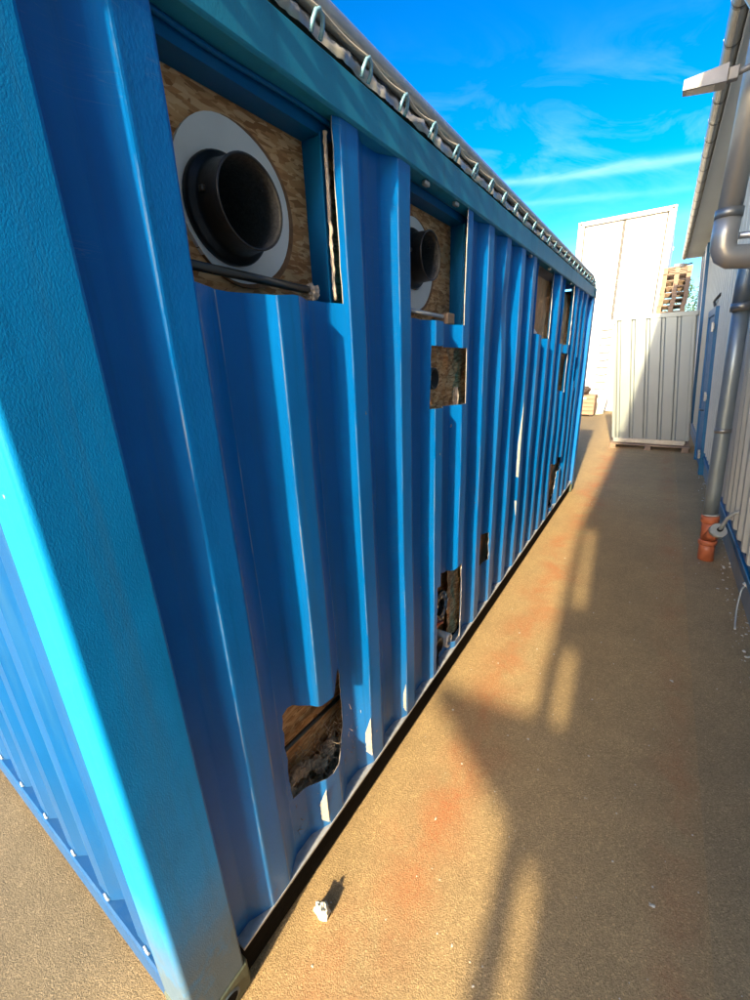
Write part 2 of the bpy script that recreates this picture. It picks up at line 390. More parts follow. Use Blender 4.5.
def casting(x0, x1, y0, y1, z0, z1, sx, ey):
    b = MB().box(x0, x1, y0, y1, z0, z1, 0.008)
    o = b.build('corner_casting', M['cast'], cont)
    cy, cz = (y0+y1)/2, (z0+z1)/2; xf = x1 if sx > 0 else x0
    h = MB()
    ov = [(cy + 0.040*math.cos(a), cz + 0.030*math.sin(a)) for a in [2*math.pi*i/16 for i in range(16)]]
    ring = [(cy + 0.048*math.cos(a), cz + 0.038*math.sin(a)) for a in [2*math.pi*i/16 for i in range(16)]]
    xa = xf + sx*0.002; xb = xf + sx*0.0045
    vs = [(xb, p[0], p[1]) for p in ov] + [(xa, p[0], p[1]) for p in ring]
    h.add(vs, [(i, (i+1) % 16, 16+(i+1) % 16, 16+i) for i in range(16)], True)
    h.build('casting_rim', M['post'], o)
    d = MB().add([(xf + sx*0.0025, p[0], p[1]) for p in ov], [tuple(range(16))])
    d.build('casting_hole', M['undersill'], o)
for (xa, xb, sx) in ((-0.162, 0.003, 1), (-WID-0.003, -WID+0.162, -1)):
    for (ya, yb) in ((-0.003, 0.178), (LEN-0.178, LEN+0.003)):
        casting(xa, xb, ya, yb, 0.0, 0.118, sx, 0)
        casting(xa, xb, ya, yb, HGT-0.118, HGT, sx, 0)

def post(flipx, flipy, mt):
    poly = []
    for i in range(7):
        a = math.radians(180 + 0) - 0
    r = 0.015
    arc = [(-r + r*math.cos(t), r + r*math.sin(t)) for t in [math.radians(-90 + 15*i) for i in range(7)]]
    poly = [(-0.150, 0.0)] + arc + [(0.0, 0.160), (-0.004, 0.166), (-0.060, 0.168), (-0.060, 0.120), (-0.14, 0.06), (-0.150, 0.05)]
    if flipy: poly = [(x, LEN - y) for x, y in poly]
    if flipx: poly = [(-WID - x, y) for x, y in poly]
    b = MB(); m = len(poly); zs = [0.1185 + (HGT-0.237)*i/24 for i in range(25)]
    vs = [(p[0], p[1], z) for z in zs for p in poly]
    fs = [(i*m+k, i*m+(k+1) % m, (i+1)*m+(k+1) % m, (i+1)*m+k) for i in range(24) for k in range(m)]
    b.add(vs, fs)
    b.f += [tuple(range(m))[::-1], tuple(24*m+k for k in range(m))]; b.smooth += [False, False]
    k0 = len(b.smooth)
    for i in range(24):
        for k in range(1, 7): b.smooth[i*m+k] = True
    return b.build('corner_post', mt, cont)
post(False, False, M['post']); post(False, True, M['blue']); post(True, False, M['blue']); post(True, True, M['blue'])

# rails
def rail(poly, y0, y1, m, name): return MB().prism(poly, y0, y1, 'y').build(name, m, cont)
ZT = HGT - 0.005
def mx(poly, s): return poly if s > 0 else [(-WID - x, z) for x, z in poly]
for s in (1, -1):
    # top rail: a square tube whose face stands flush with the posts, with a lip below
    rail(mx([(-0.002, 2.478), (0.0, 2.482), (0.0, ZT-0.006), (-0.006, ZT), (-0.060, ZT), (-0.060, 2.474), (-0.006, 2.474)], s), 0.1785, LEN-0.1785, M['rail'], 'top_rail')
    # bottom rail: narrow lip carrying the wall, sill set back under it, blackened with the shade there
    rail(mx([(-0.006, 0.150), (-0.004, 0.162), (-0.062, 0.164), (-0.062, 0.150)], s), 0.1785, LEN-0.1785, M['sill_edge'], 'bottom_rail_lip')
    rail(mx([(-0.022, 0.012), (-0.022, 0.1495), (-0.085, 0.1495), (-0.085, 0.022), (-0.14, 0.022), (-0.14, 0.012)], s), 0.1785, LEN-0.1785, M['undersill'], 'bottom_rail')
for y0, y1, t in ((0.004, 0.064, 0), (LEN-0.064, LEN-0.004, 1)):
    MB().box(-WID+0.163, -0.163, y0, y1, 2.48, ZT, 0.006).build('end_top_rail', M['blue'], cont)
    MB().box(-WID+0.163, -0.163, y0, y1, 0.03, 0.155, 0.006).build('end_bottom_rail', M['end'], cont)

# corrugated side wall, one pressed sheet with real cut-outs
PIT = 0.3025; XO, XI = -0.008, -0.046
def profile(first, last, count, xo, xi, start):
    pts = [(xi, start)]
    c = 0.005
    def bend(p, q):    # small flats round each bend
        return p
    for k in range(count):
        y = first + PIT*k
        for (x, yy) in ((xi, y-0.0725), (xo, y), (xo, y+0.0775), (xi, y+0.150)): pts.append((x, yy))
    pts.append((xi, last))
    # soften each bend with a short chord
    out = [pts[0]]
    for i in range(1, len(pts)-1):
        a, b, d = Vector(pts[i-1]), Vector(pts[i]), Vector(pts[i+1])
        r = 0.005
        u = (a-b).normalized()*r; w = (d-b).normalized()*r
        out += [tuple(b+u), tuple((b*2+(b+u)+(b+w))/4), tuple(b+w)]
    out.append(pts[-1]); return out
def wall_mesh(prof, z0, z1, th, nz, sgn=1, dent=None):
    b = MB(); zs = [z0 + (z1-z0)*i/nz for i in range(nz+1)]; m = len(prof)
    vs = []
    for off in (0.0, -th):
        for z in zs:
            for (x, y) in prof:
                xx = x
                if dent: xx = x + dent(y, z)
                vs.append((xx+off if sgn > 0 else -WID-(xx+off), y, z))
    fs = []; A = (nz+1)*m
    for i in range(nz):
        for k in range(m-1):
            a = i*m+k; fs.append((a, a+1, a+m+1, a+m)); fs.append((A+a, A+a+m, A+a+m+1, A+a+1))
    for k in range(m-1):
        fs.append((k, A+k, A+k+1, k+1)); t = nz*m; fs.append((t+k, t+k+1, A+t+k+1, A+t+k))
    for i in range(nz):
        a = i*m; fs.append((a, a+m, A+a+m, A+a)); a = i*m+m-1; fs.append((a, A+a, A+a+m, a+m))
    b.add(vs, fs); return b
def dent(y, z):
    # one rib was knocked in near the top rail, and slight waviness everywhere
    d = 0.0026*math.sin(y*5.1+1.3)*math.sin(z*2.7+y) + 0.0016*math.sin(z*6.1+y*3) + 0.004*mnoise.noise(Vector((y*2.3, z*2.1, 4.0)))
    yy = (y-2.46)/0.06; zz = (z-2.12)/0.20
    d -= 0.026*math.exp(-yy*yy)*math.exp(-zz*zz)*(1 if y < 2.60 else 0)
    return d
prof = profile(PIT, LEN-0.165, 18, XO, XI, 0.150)
wb = wall_mesh(prof, 0.158, 2.4735, 0.003, 36, 1, dent)
side = wb.build('side_panel', [M['side'], M['bare']], cont)
holes = [
 [(0.379, 2.020), (0.60, 2.016), (0.66, 2.022), (0.886, 2.020), (0.886, 2.6), (0.379, 2.6)],
 [(1.318, 2.008), (1.50, 2.004), (1.828, 1.998), (1.828, 2.6), (1.318, 2.6)],
 [(1.483, 1.640), (1.70, 1.632), (1.866, 1.628), (1.868, 1.895), (1.49, 1.905)],
 [(3.275, 2.00), (3.42, 1.985), (3.55, 1.97), (3.745, 1.965), (3.745, 2.6), (3.275, 2.6)],
 [(4.21, 1.935), (4.615, 1.925), (4.615, 2.6), (4.21, 2.6)],
 [(4.27, 1.48), (4.44, 1.50), (4.615, 1.46), (4.615, 1.845), (4.27, 1.855)],
 [(5.13, 1.55), (5.35, 1.52), (5.35, 1.79), (5.13, 1.80)],
 [(0.473, 0.790), (0.500, 0.800), (0.541, 0.777), (0.621, 0.725), (0.69, 0.712), (0.735, 0.750), (0.757, 0.765), (0.766, 0.70), (0.762, 0.455), (0.735, 0.405), (0.700, 0.385), (0.650, 0.372), (0.581, 0.395), (0.508, 0.410), (0.474, 0.420)],
 [(1.548, 0.712), (1.62, 0.700), (1.66, 0.735), (1.79, 0.700), (1.87, 0.715), (1.885, 0.420), (1.875, 0.205), (1.75, 0.215), (1.66, 0.19), (1.548, 0.172)],
 [(2.272, 0.715), (2.40, 0.700), (2.41, 0.50), (2.34, 0.475), (2.275, 0.49)],
 [(3.68, 0.69), (3.80, 0.71), (3.86, 0.66), (3.86, 0.43), (3.70, 0.42)],
 [(4.33, 0.66), (4.45, 0.72), (4.60, 0.70), (4.72, 0.74), (5.03, 0.70), (5.03, 0.60), (4.80, 0.56), (4.78, 0.30), (4.70, 0.21), (4.36, 0.20)],
]
cb = MB()
random.seed(3)
def ragged(poly, amp, step):
    out = []
    for a, b_ in zip(poly, poly[1:]+poly[:1]):
        n_ = max(1, int(math.dist(a, b_)/step))
        for i in range(n_):
            t = i/n_; q = amp if 0 < i else amp*0.5
            out.append((a[0]+(b_[0]-a[0])*t + random.uniform(-q, q), a[1]+(b_[1]-a[1])*t + random.uniform(-q, q)))
    return out
for k, h in enumerate(holes): cb.prism(ragged(h, 0.0052 if k >= 7 else 0.0018, 0.022 if k >= 7 else 0.045), -0.10, 0.06, 'x')
cut = cb.build('cutter', [M['blue'], M['bare']])
for p in cut.data.polygons: p.material_index = 1
md = side.modifiers.new('cut', 'BOOLEAN'); md.operation = 'DIFFERENCE'; md.solver = 'EXACT'; md.object = cut; md.material_mode = 'INDEX'
dg = bpy.context.evaluated_depsgraph_get(); dg.update()
newme = bpy.data.meshes.new_from_object(side.evaluated_get(dg))
side.modifiers.clear(); old = side.data; side.data = newme; newme.name = 'side_panel'; bpy.data.meshes.remove(old)
bpy.data.objects.remove(cut)
wall_mesh(prof, 0.166, 2.4735, 0.003, 2, -1).build('side_panel', M['blue'], cont)

# end walls (ribs running upward as on the side)
def endwall(y0, sgn):
    pr = []; x = -0.155; pr.append((y0 + sgn*0.05, x))
    while x > -WID + 0.40:
        for dx, dy in ((0.03, 0.05), (0.085, 0.010), (0.165, 0.010), (0.22, 0.05)): pr.append((y0 + sgn*dy, x - dx))
        x -= 0.25
    pr.append((y0 + sgn*0.05, -WID + 0.155))
    b = MB(); m = len(pr)
    vs = [(p[1], p[0], z) for z in (0.157, 2.478) for p in pr] + [(p[1], p[0]+sgn*0.003, z) for z in (0.157, 2.478) for p in pr]
    fs = [(k, k+1, m+k+1, m+k) for k in range(m-1)] + [(2*m+k, 3*m+k, 3*m+k+1, 2*m+k+1) for k in range(m-1)]
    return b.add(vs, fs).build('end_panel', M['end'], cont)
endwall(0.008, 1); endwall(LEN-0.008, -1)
for i in range(8):
    w = MB(); xx = -0.24 - 0.25*i
    w.tube([(xx, 0.012, 0.168), (xx-0.012, 0.012, 0.166), (xx-0.03, 0.014, 0.170)], 0.004, 6).build('weld_bead', M['patch'], cont)
MB().box(-WID+0.15, -0.14, 0.07, LEN-0.07, 0.12, 0.148).build('floor_panel', M['undersill'], cont)

# lining of strand board behind the sheet, board by board
XB = -0.125
yb = [0.17, 1.05, 2.27, 3.49, 4.71, 5.885]
for i in range(5):
    lb = MB().box(XB-0.018, XB-0.0005*(i % 2), yb[i]+0.002, yb[i+1]-0.002, 0.152, 2.44).build('lining_board', M['osb'], cont)
    if i < 2:      # hole sawn for the duct
        c_, r_ = (((0.574, 2.203), 0.0935), ((1.490, 2.240), 0.0885))[i]
        hc = MB().prism([(c_[0]+r_*math.cos(2*math.pi*k/40), c_[1]+r_*math.sin(2*math.pi*k/40)) for k in range(40)], XB-0.05, XB+0.05, 'x').build('cutter', M['osb'])
        md = lb.modifiers.new('cut', 'BOOLEAN'); md.operation = 'DIFFERENCE'; md.solver = 'EXACT'; md.object = hc
        dg = bpy.context.evaluated_depsgraph_get(); dg.update()
        nm_ = bpy.data.meshes.new_from_object(lb.evaluated_get(dg)); lb.modifiers.clear(); om_ = lb.data; lb.data = nm_
        bpy.data.meshes.remove(om_); bpy.data.objects.remove(hc)
MB().box(-0.140, XB+0.001, 1.01, 1.09, 0.152, 2.44).build('lining_batten', M['osb'], cont)
MB().box(-WID+0.14, -WID+0.16, 0.17, LEN-0.17, 0.152, 2.44).build('lining_board', M['osb'], cont)
# blue reveal plates round the two upper duct openings
def reveal(y0, y1, z1, deep=True):
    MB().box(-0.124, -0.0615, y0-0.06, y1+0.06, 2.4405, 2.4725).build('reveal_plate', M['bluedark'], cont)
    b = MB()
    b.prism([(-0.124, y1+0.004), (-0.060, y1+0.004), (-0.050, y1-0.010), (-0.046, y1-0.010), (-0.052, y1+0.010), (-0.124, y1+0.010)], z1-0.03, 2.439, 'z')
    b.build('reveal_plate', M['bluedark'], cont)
reveal(0.379, 0.872, 2.03); reveal(1.318, 1.90, 2.02)
zz_ = [2.03 + 0.41*k/40 for k in range(41)]      # ragged insulation strip between reveal and sheet
MB().tube([(-0.040+0.004*mnoise.noise(Vector((z*40, 0, 0))), 0.8755+0.002*mnoise.noise(Vector((z*60, 3, 0))), z) for z in zz_], [0.0055+0.003*mnoise.noise(Vector((z*90, 7, 0))) for z in zz_], 7).build('insulation_strip', M['insul'], cont)
# bent seam line of the rail's inner lip, wavy
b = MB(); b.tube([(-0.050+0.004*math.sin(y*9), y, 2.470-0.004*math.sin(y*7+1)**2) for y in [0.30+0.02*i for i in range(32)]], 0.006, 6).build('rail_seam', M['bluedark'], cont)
for yy in (1.42, 1.70, 3.52, 4.42, 2.45, 2.95):
    MB().box(-0.030, -0.012, yy, yy+0.035, 2.458, 2.4745, 0.003).build('weld_tab', M['galv'], cont)

def ring_faces(b, c, r0, r1, x0, x1, n=40, wob=0.0, seed=0):
    # flat ring standing in the y-z plane, with thickness in x
    rnd = random.Random(seed); ph = [rnd.random()*6 for _ in range(4)]
    def rr(r, a): return r*(1 + wob*(math.sin(3*a+ph[0]) + 0.6*math.sin(5*a+ph[1])))
    vs = []
    for (r, x, w) in ((r0, x1, 0), (r1, x1, 1), (r1, x0, 1), (r0, x0, 0)):
        for i in range(n):
            a = 2*math.pi*i/n; q = rr(r, a) if w else r
            vs.append((x, c[0]+q*math.cos(a), c[1]+q*math.sin(a)))
    fs = [(j*n+i, j*n+(i+1) % n, ((j+1) % 4)*n+(i+1) % n, ((j+1) % 4)*n+i) for j in range(4) for i in range(n)]
    b.add(vs, fs); return b
def lathe_x(b, c, prof, n=48):
    vs = []; fs = []
    for (x, r) in prof:
        for i in range(n):
            a = 2*math.pi*i/n; vs.append((x, c[0]+r*math.cos(a), c[1]+r*math.sin(a)))
    for j in range(len(prof)-1):
        for i in range(n): fs.append((j*n+i, j*n+(i+1) % n, (j+1)*n+(i+1) % n, (j+1)*n+i))
    return b.add(vs, fs, True)
def duct(c, rc, rp, collar_c, seed):
    ring_faces(MB(), collar_c, rp*1.06, rc, XB+0.0005, XB+0.012, 48, 0.012, seed).build('foam_collar', M['foam'], cont)
    ring_faces(MB(), (collar_c[0]+0.011, collar_c[1]-0.003), rc*0.95, rc*1.035, XB+0.0006, XB+0.0105, 48, 0.006, seed).build('collar_rim', M['rim'], cont)
    b = MB()
    lathe_x(b, c, [(XB+0.0125, rp*1.24), (XB+0.024, rp*1.25), (XB+0.031, rp*1.20), (XB+0.036, rp*1.08), (XB+0.045, rp*1.03), (-0.029, rp*1.0), (-0.026, rp*1.015), (-0.023, rp*1.01), (-0.022, rp*0.985), (-0.025, rp*0.955)])
    d = b.build('duct_pipe', M['black'], cont)
    i = MB(); lathe_x(i, c, [(-0.0255, rp*0.952), (-0.09, rp*0.945), (-0.20, rp*0.94), (-0.60, rp*0.93), (-0.601, 0.001)])
    i.build('duct_lining', M['rubber'], d)
    for s in (0, 1):
        a = 0.6 + s*2.4
        MB().box(-0.075, -0.060, c[0]+rp*1.02*math.cos(a)-0.008, c[0]+rp*1.02*math.cos(a)+0.008, c[1]+rp*1.02*math.sin(a)-0.006, c[1]+rp*1.02*math.sin(a)+0.006, 0.002).build('duct_clip', M['rod'], d)
duct((0.574, 2.203), 0.172, 0.093, (0.612, 2.226), 1)
duct((1.490, 2.240), 0.172, 0.088, (1.515, 2.222), 4)
for k, (c, r) in enumerate((((3.52, 2.22), 0.09), ((4.40, 2.2), 0.09))): pass
# supporting rods under the ducts
MB().tube([(-0.062, 0.325, 2.066), (-0.062, 0.58, 2.058), (-0.062, 0.79, 2.050)], 0.0105, 14).build('support_rod', M['rod'], cont)
MB().tube([(-0.062, 1.33, 2.040), (-0.062, 1.69, 2.032)], 0.008, 12).build('support_rod', M['whitepl'], cont)
def lump(b, c, r, seed, sub=2, amp=0.35, fr=2.3):
    bm = bmesh.new(); bmesh.ops.create_icosphere(bm, subdivisions=sub, radius=1)
    for v in bm.verts:
        k = 1 + amp*mnoise.noise(v.co*fr + Vector((seed*3.1, seed, 0)))*1.6
        v.co = Vector((c[0]+v.co.x*r[0]*k, c[1]+v.co.y*r[1]*k, c[2]+v.co.z*r[2]*k))
    bm.verts.index_update(); b.add([v.co.copy() for v in bm.verts], [tuple(v.index for v in f.verts) for f in bm.faces]); bm.free(); return b
lump(MB(), (-0.062, 0.800, 2.045), (0.018, 0.022, 0.022), 3, 3).build('foam_lump', M['insul'], cont)
MB().box(-0.122, -0.05, 1.72, 1.80, 2.0, 2.05, 0.004).build('wood_block', M['woody'], cont)
# torn lower opening: rod and loose fibre
MB().tube([(-0.10, 0.40, 0.585), (-0.10, 0.86, 0.555)], 0.009, 10).build('support_rod', M['rod'], cont)
b = MB(); random.seed(5)
for k in range(40):
    yy = 0.40 + 0.50*random.random(); zz = 0.24 + 0.26*random.random()*(0.5+0.5*random.random())
    lump(b, (-0.103+0.02*random.random(), yy, zz), (0.018, 0.030, 0.024), k, 2, 0.6, 4.0)
for k in range(900):
    p = Vector((-0.10+0.05*random.random(), 0.40+0.48*random.random(), 0.22+0.32*random.random()))
    d = Vector((random.gauss(0, 0.5), random.gauss(0, 1), random.gauss(0, 0.7))).normalized()*(0.012+0.028*random.random())
    q = d.orthogonal().normalized()*0.0009; e = Vector((random.gauss(0, 1), random.gauss(0, 1), random.gauss(0, 1)))*0.005
    b.add([p-q, p+q, p+d*0.5+e+q, p+d*0.5+e-q, p+d+q*0.4, p+d-q*0.4], [(0, 1, 2, 3), (3, 2, 4, 5)])
b.build('loose_insulation', simple('brown_fibre', (0.46, 0.35, 0.24), 0.95, 0, 0.6, 55, 1.0, 120), cont)
def rough_board(y0, y1, z0, z1, x, m, amp=0.012, seed=0):
    # torn board and insulation seen end-on through an opening
    nu, nw = 18, 22; vs = []
    for i in range(nw+1):
        for k in range(nu+1):
            yy = y0+(y1-y0)*k/nu; zz = z0+(z1-z0)*i/nw
            o_ = amp*(mnoise.noise(Vector((yy*26, zz*9, seed))) + 0.6*mnoise.noise(Vector((yy*70, zz*30, seed+4)))) - 0.5*amp*(1-k/nu)
            vs.append((x+o_, yy, zz))
    n_ = nu+1
    fs = [(i*n_+k, i*n_+k+1, (i+1)*n_+k+1, (i+1)*n_+k) for i in range(nw) for k in range(nu)]
    MB().add(vs, fs).build('torn_board', m, cont)
M['torn'] = wood('torn_board_wood', (0.74, 0.43, 0.21), (60, 60, 9))
# small opening under the second duct: dark pipe end on the board
lathe_x(MB(), (1.60, 1.765), [(-0.120, 0.050), (-0.058, 0.048), (-0.057, 0.041), (-0.11, 0.038), (-0.111, 0.001)], 24).build('pipe_stub', M['black'], cont)
# connection flange with valve in the lower opening
fl = ring_faces(MB(), (1.725, 0.475), 0.055, 0.098, -0.085, -0.068, 32).build('pipe_flange', M['rod'], cont)
for i in range(8):
    a = 2*math.pi*i/8 + 0.2
    MB().tube([(-0.068, 1.725+0.078*math.cos(a), 0.475+0.078*math.sin(a)), (-0.056, 1.725+0.078*math.cos(a), 0.475+0.078*math.sin(a))], 0.009, 6, sm=False).build('flange_bolt', M['galv'], fl)
lathe_x(MB(), (1.725, 0.475), [(-0.080, 0.054), (-0.12, 0.052), (-0.121, 0.001)], 24).build('flange_bore', M['black'], fl)
MB().box(-0.115, -0.06, 1.60, 1.70, 0.36, 0.43, 0.01).build('valve_body', M['red'], cont)
MB().tube([(-0.09, 1.56, 0.43), (-0.05, 1.62, 0.425), (-0.045, 1.70, 0.40)], 0.010, 8).build('valve_lever', M['red'], cont)
lathe_x(MB(), (1.665, 0.235), [(-0.115, 0.07), (-0.05, 0.068), (-0.048, 0.05), (-0.10, 0.045), (-0.101, 0.001)], 28).build('pipe_stub', M['black'], cont)
lathe_x(MB(), (1.775, 0.225), [(-0.115, 0.045), (-0.03, 0.044), (-0.028, 0.030), (-0.09, 0.028), (-0.091, 0.001)], 24).build('pipe_stub', M['whitepl'], cont)
for (y0, y1, z0, z1) in ((4.56, 4.60, 0.22, 0.68),):
    MB().box(-0.124, -0.062, y0, y1, z0, z1, 0.004).build('wood_block', M['woody'], cont)
for k, (y0, y1, z0, z1, xx) in enumerate(((1.56, 2.02, 1.58, 1.95, -0.082), (3.36, 3.95, 1.95, 2.42, -0.078), (4.40, 4.88, 1.9, 2.40, -0.078), (4.42, 4.88, 1.45, 1.88, -0.078), (5.15, 5.62, 1.5, 1.82, -0.078), (2.31, 2.60, 0.42, 0.78, -0.078), (1.84, 2.06, 0.17, 0.76, -0.070), (4.62, 5.2, 0.2, 0.75, -0.078))):
    rough_board(y0, y1, z0, z1, xx, M['osb'] if k in (0, 6) else M['torn'], 0.016, k)
lump(MB(), (-0.062, 1.862, 1.66), (0.016, 0.012, 0.05), 15, 3).build('foam_lump', M['insul'], cont)
lump(MB(), (-0.07, 3.36, 2.01), (0.03, 0.07, 0.03), 8, 2).build('foam_lump', M['foam'], cont)
# tapered pale patch on the slope of one rib, and smaller ones by the sill
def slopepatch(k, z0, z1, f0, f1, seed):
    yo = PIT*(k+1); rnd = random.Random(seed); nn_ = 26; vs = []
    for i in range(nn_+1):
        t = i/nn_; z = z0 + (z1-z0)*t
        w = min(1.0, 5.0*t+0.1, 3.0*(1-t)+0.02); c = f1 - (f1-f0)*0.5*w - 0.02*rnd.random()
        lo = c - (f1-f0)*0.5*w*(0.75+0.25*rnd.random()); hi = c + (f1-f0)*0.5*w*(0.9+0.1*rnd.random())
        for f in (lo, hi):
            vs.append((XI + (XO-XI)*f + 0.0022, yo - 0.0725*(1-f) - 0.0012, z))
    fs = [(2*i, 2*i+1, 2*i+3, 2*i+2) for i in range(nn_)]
    MB().add(vs, fs).build('pale_patch', M['patch'], cont)
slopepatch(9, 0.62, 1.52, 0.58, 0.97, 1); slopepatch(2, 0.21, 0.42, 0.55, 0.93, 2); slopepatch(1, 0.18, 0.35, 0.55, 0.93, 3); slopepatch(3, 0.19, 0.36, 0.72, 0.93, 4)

# lashing rings along the top rail, each a bent bar
def ringmesh(y):
    b = MB(); pts = [(0.004, y-0.016, ZT+0.004), (0.012, y-0.018, ZT+0.020), (0.019, y-0.012, ZT+0.040), (0.021, y, ZT+0.047), (0.019, y+0.012, ZT+0.040), (0.012, y+0.018, ZT+0.020), (0.004, y+0.016, ZT+0.004)]
    return b.tube(pts, 0.0055, 8)
rings_y = [0.395 + 0.2065*i for i in range(27)]
M['ring'] = simple('pale_blue_ring', (0.25, 0.50, 0.62), 0.4, 0.3)
r0 = ringmesh(rings_y[0]).build('lashing_ring', M['ring'], cont, (0, rings_y[0], ZT))
for y in rings_y[1:]: again(r0, (0, y, ZT))

# ------------------------------------------------------------------ tarpaulin roof and its rope
ny = 420; random.seed(2)
rowsp = [(-0.008, 2.598, 0.7), (-0.004, 2.612, 0.9), (-0.012, 2.628, 0.8), (-0.026, 2.640, 0.5), (-0.040, 2.650, 0.3), (-0.048, 2.690, 0.1), (-0.060, 2.712, 0.1), (-0.085, 2.708, 0.2), (-0.11, 2.706, 0.4), (-0.30, 2.722, 0.6), (-0.75, 2.738, 0.8), (-1.22, 2.748, 0.8), (-1.7, 2.738, 0.8), (-2.2, 2.712, 0.6), (-2.40, 2.700, 0.3), (-2.425, 2.67, 0.4), (-2.43, 2.602, 0.6)]
vs = []
y0, y1 = 0.02, LEN-0.02
for i in range(ny+1):
    y = y0 + (y1-y0)*i/ny
    endf = max(0.0, min(1.0, (y1-y)/0.30)) * max(0.0, min(1.0, (y-y0)/0.30)); endf = math.sin(endf*math.pi/2)
    ph = (y-rings_y[0])/0.2065*2*math.pi
    for j, (x, z, a) in enumerate(rowsp):
        sc = 0.5+0.5*math.cos(ph)           # 1 at each ring, where the rope pulls the hem in
        nn_ = mnoise.noise(Vector((y*9, j*0.7, 1.7))) + 0.6*mnoise.noise(Vector((y*26, j*1.1, 5.2)))
        wx = a*(0.012*nn_ - 0.010*sc + (0.007*mnoise.noise(Vector((y*60, j*0.5, 2.2))) if j < 4 else 0)); wz = a*(0.009*mnoise.noise(Vector((y*14, j*0.9, 9.1))) + (0.010*sc if j < 3 else 0))
        zz = z - (1-endf)*max(0.0, (z-2.605))*0.92
        vs.append((min(x+wx, 0.016), y, max(zz+wz, 2.594)))
m_ = len(rowsp)
fs = [(i*m_+j, i*m_+j+1, (i+1)*m_+j+1, (i+1)*m_+j) for i in range(ny) for j in range(m_-1)]
tp = MB().add(vs, fs, True).build('tarpaulin', M['tarp'], None, (0, 0, 0))
bar_pts = [(-0.024, y, 2.682 - 0.085*(1-math.sin(max(0.0, min(1.0, (5.98-y)/0.28))*math.pi/2))) for y in [0.03+0.085*i for i in range(71)] if y < 5.99]
MB().tube(bar_pts, 0.0235, 14).build('edge_bar', M['galv'], tp)
MB().tube([(p[0]-0.036, p[1], p[2]+0.030) for p in bar_pts], 0.006, 8).build('edge_welt', M['rod'], tp)
tag(tp, 'wrinkled silver grey tarpaulin lashed over the roof of the blue container', 'tarpaulin')
pts = []
for i in range(27*8):
    y = rings_y[0] + 0.2065*i/8
    s = abs(math.sin((i % 8)/8*math.pi))
    pts.append((0.020 - 0.010*s, y, 2.632 + 0.008*s*math.sin(y*3.1)))
rp = MB().tube([p for p in pts if p[1] < 5.75], 0.0045, 7).build('rope', M['rope'], None, (0, 0, 0))
tag(rp, 'thin pale rope threaded through the rings along the container top rail', 'rope')

# ------------------------------------------------------------------ hall building on the right
K = 0.085                       # the wall leans over the alley
bld = empty('hall_building', (1.577, 4.5, 0), 'pale ribbed metal hall with blue door and gutter on the right of the alley', 'building')
def bx(name, m, *a, bv=0.0, sh=K, parent=None):
    return MB().box(*a, bv).shear(sh).build(name, m, parent or bld)
Y0, Y1, ZE = -3.2, 12.9, 3.80
bx('plinth', M['concrete'], 1.577, 1.66, Y0, Y1, 0.0, 0.232, bv=0.006)
bx('drip_rail', M['trimblue'], 1.555, 1.66, Y0, Y1, 0.234, 0.30, bv=0.004)
bx('drip_rail', M['trimblue'], 1.572, 1.66, Y0, Y1, 0.302, 0.36)
def cladpanel(y0, w):
    pr = []; nrib = int(round(w/0.25)); p = w/nrib
    for i in range(nrib):
        y = y0 + i*p
        for dy, x in ((0.0, 1.580), (0.10*p/0.25*0.9, 1.580), (0.125*p/0.25, 1.548), (0.185*p/0.25, 1.548), (0.21*p/0.25, 1.580)): pr.append((x, y+dy))
    pr.append((1.580, y0+w-0.0015))
    m = len(pr); zs = (0.375, 2.0, ZE-0.004)
    b = MB(); vs = [(x, y, z) for z in zs for (x, y) in pr]
    fs = [(i*m+k, i*m+k+1, (i+1)*m+k+1, (i+1)*m+k) for i in range(2) for k in range(m-1)]
    return b.add(vs, fs).shear(K)
y = Y0; c0 = None
while y < 11.3:
    if c0 is None: c0 = cladpanel(y, 1.0).build('cladding_panel', M['clad'], bld, (1.577, y, 0))
    else: again(c0, (1.577, y, 0))
    y += 1.0
bx('core_wall', M['concrete'], 1.60, 9.0, Y0+0.01, Y1-0.01, 0.0, ZE-0.006)
bx('wall_panel', M['clad'], 1.57, 1.599, 11.803, 12.15, 0.37, ZE-0.004)
bx('corner_trim', M['trimblue'], 1.545, 1.599, 12.155, 12.70, 0.37, ZE-0.004, bv=0.004)
bx('corner_trim', M['soffit'], 1.535, 1.599, 12.705, Y1, 0.30, ZE-0.004, bv=0.004)
# blue gate post by the fence panels
bx('corner_trim', M['trimblue'], 1.50, 1.579, 10.55, 11.0, 0.37, ZE-0.12, bv=0.006)
MB().box(0.945, 1.30, Y0, Y1, ZE, ZE+0.02).build('soffit', M['soffit'], bld)
MB().prism([(0.93, ZE+0.022), (0.93, ZE+0.12), (5.0, ZE+0.55), (9.0, ZE+0.12), (9.0, ZE+0.022)], Y0, Y1, 'y').build('roof', M['galv'], bld)
MB().box(0.935, 0.944, Y0, Y1, ZE-0.03, ZE+0.10).build('fascia', M['soffit'], bld)
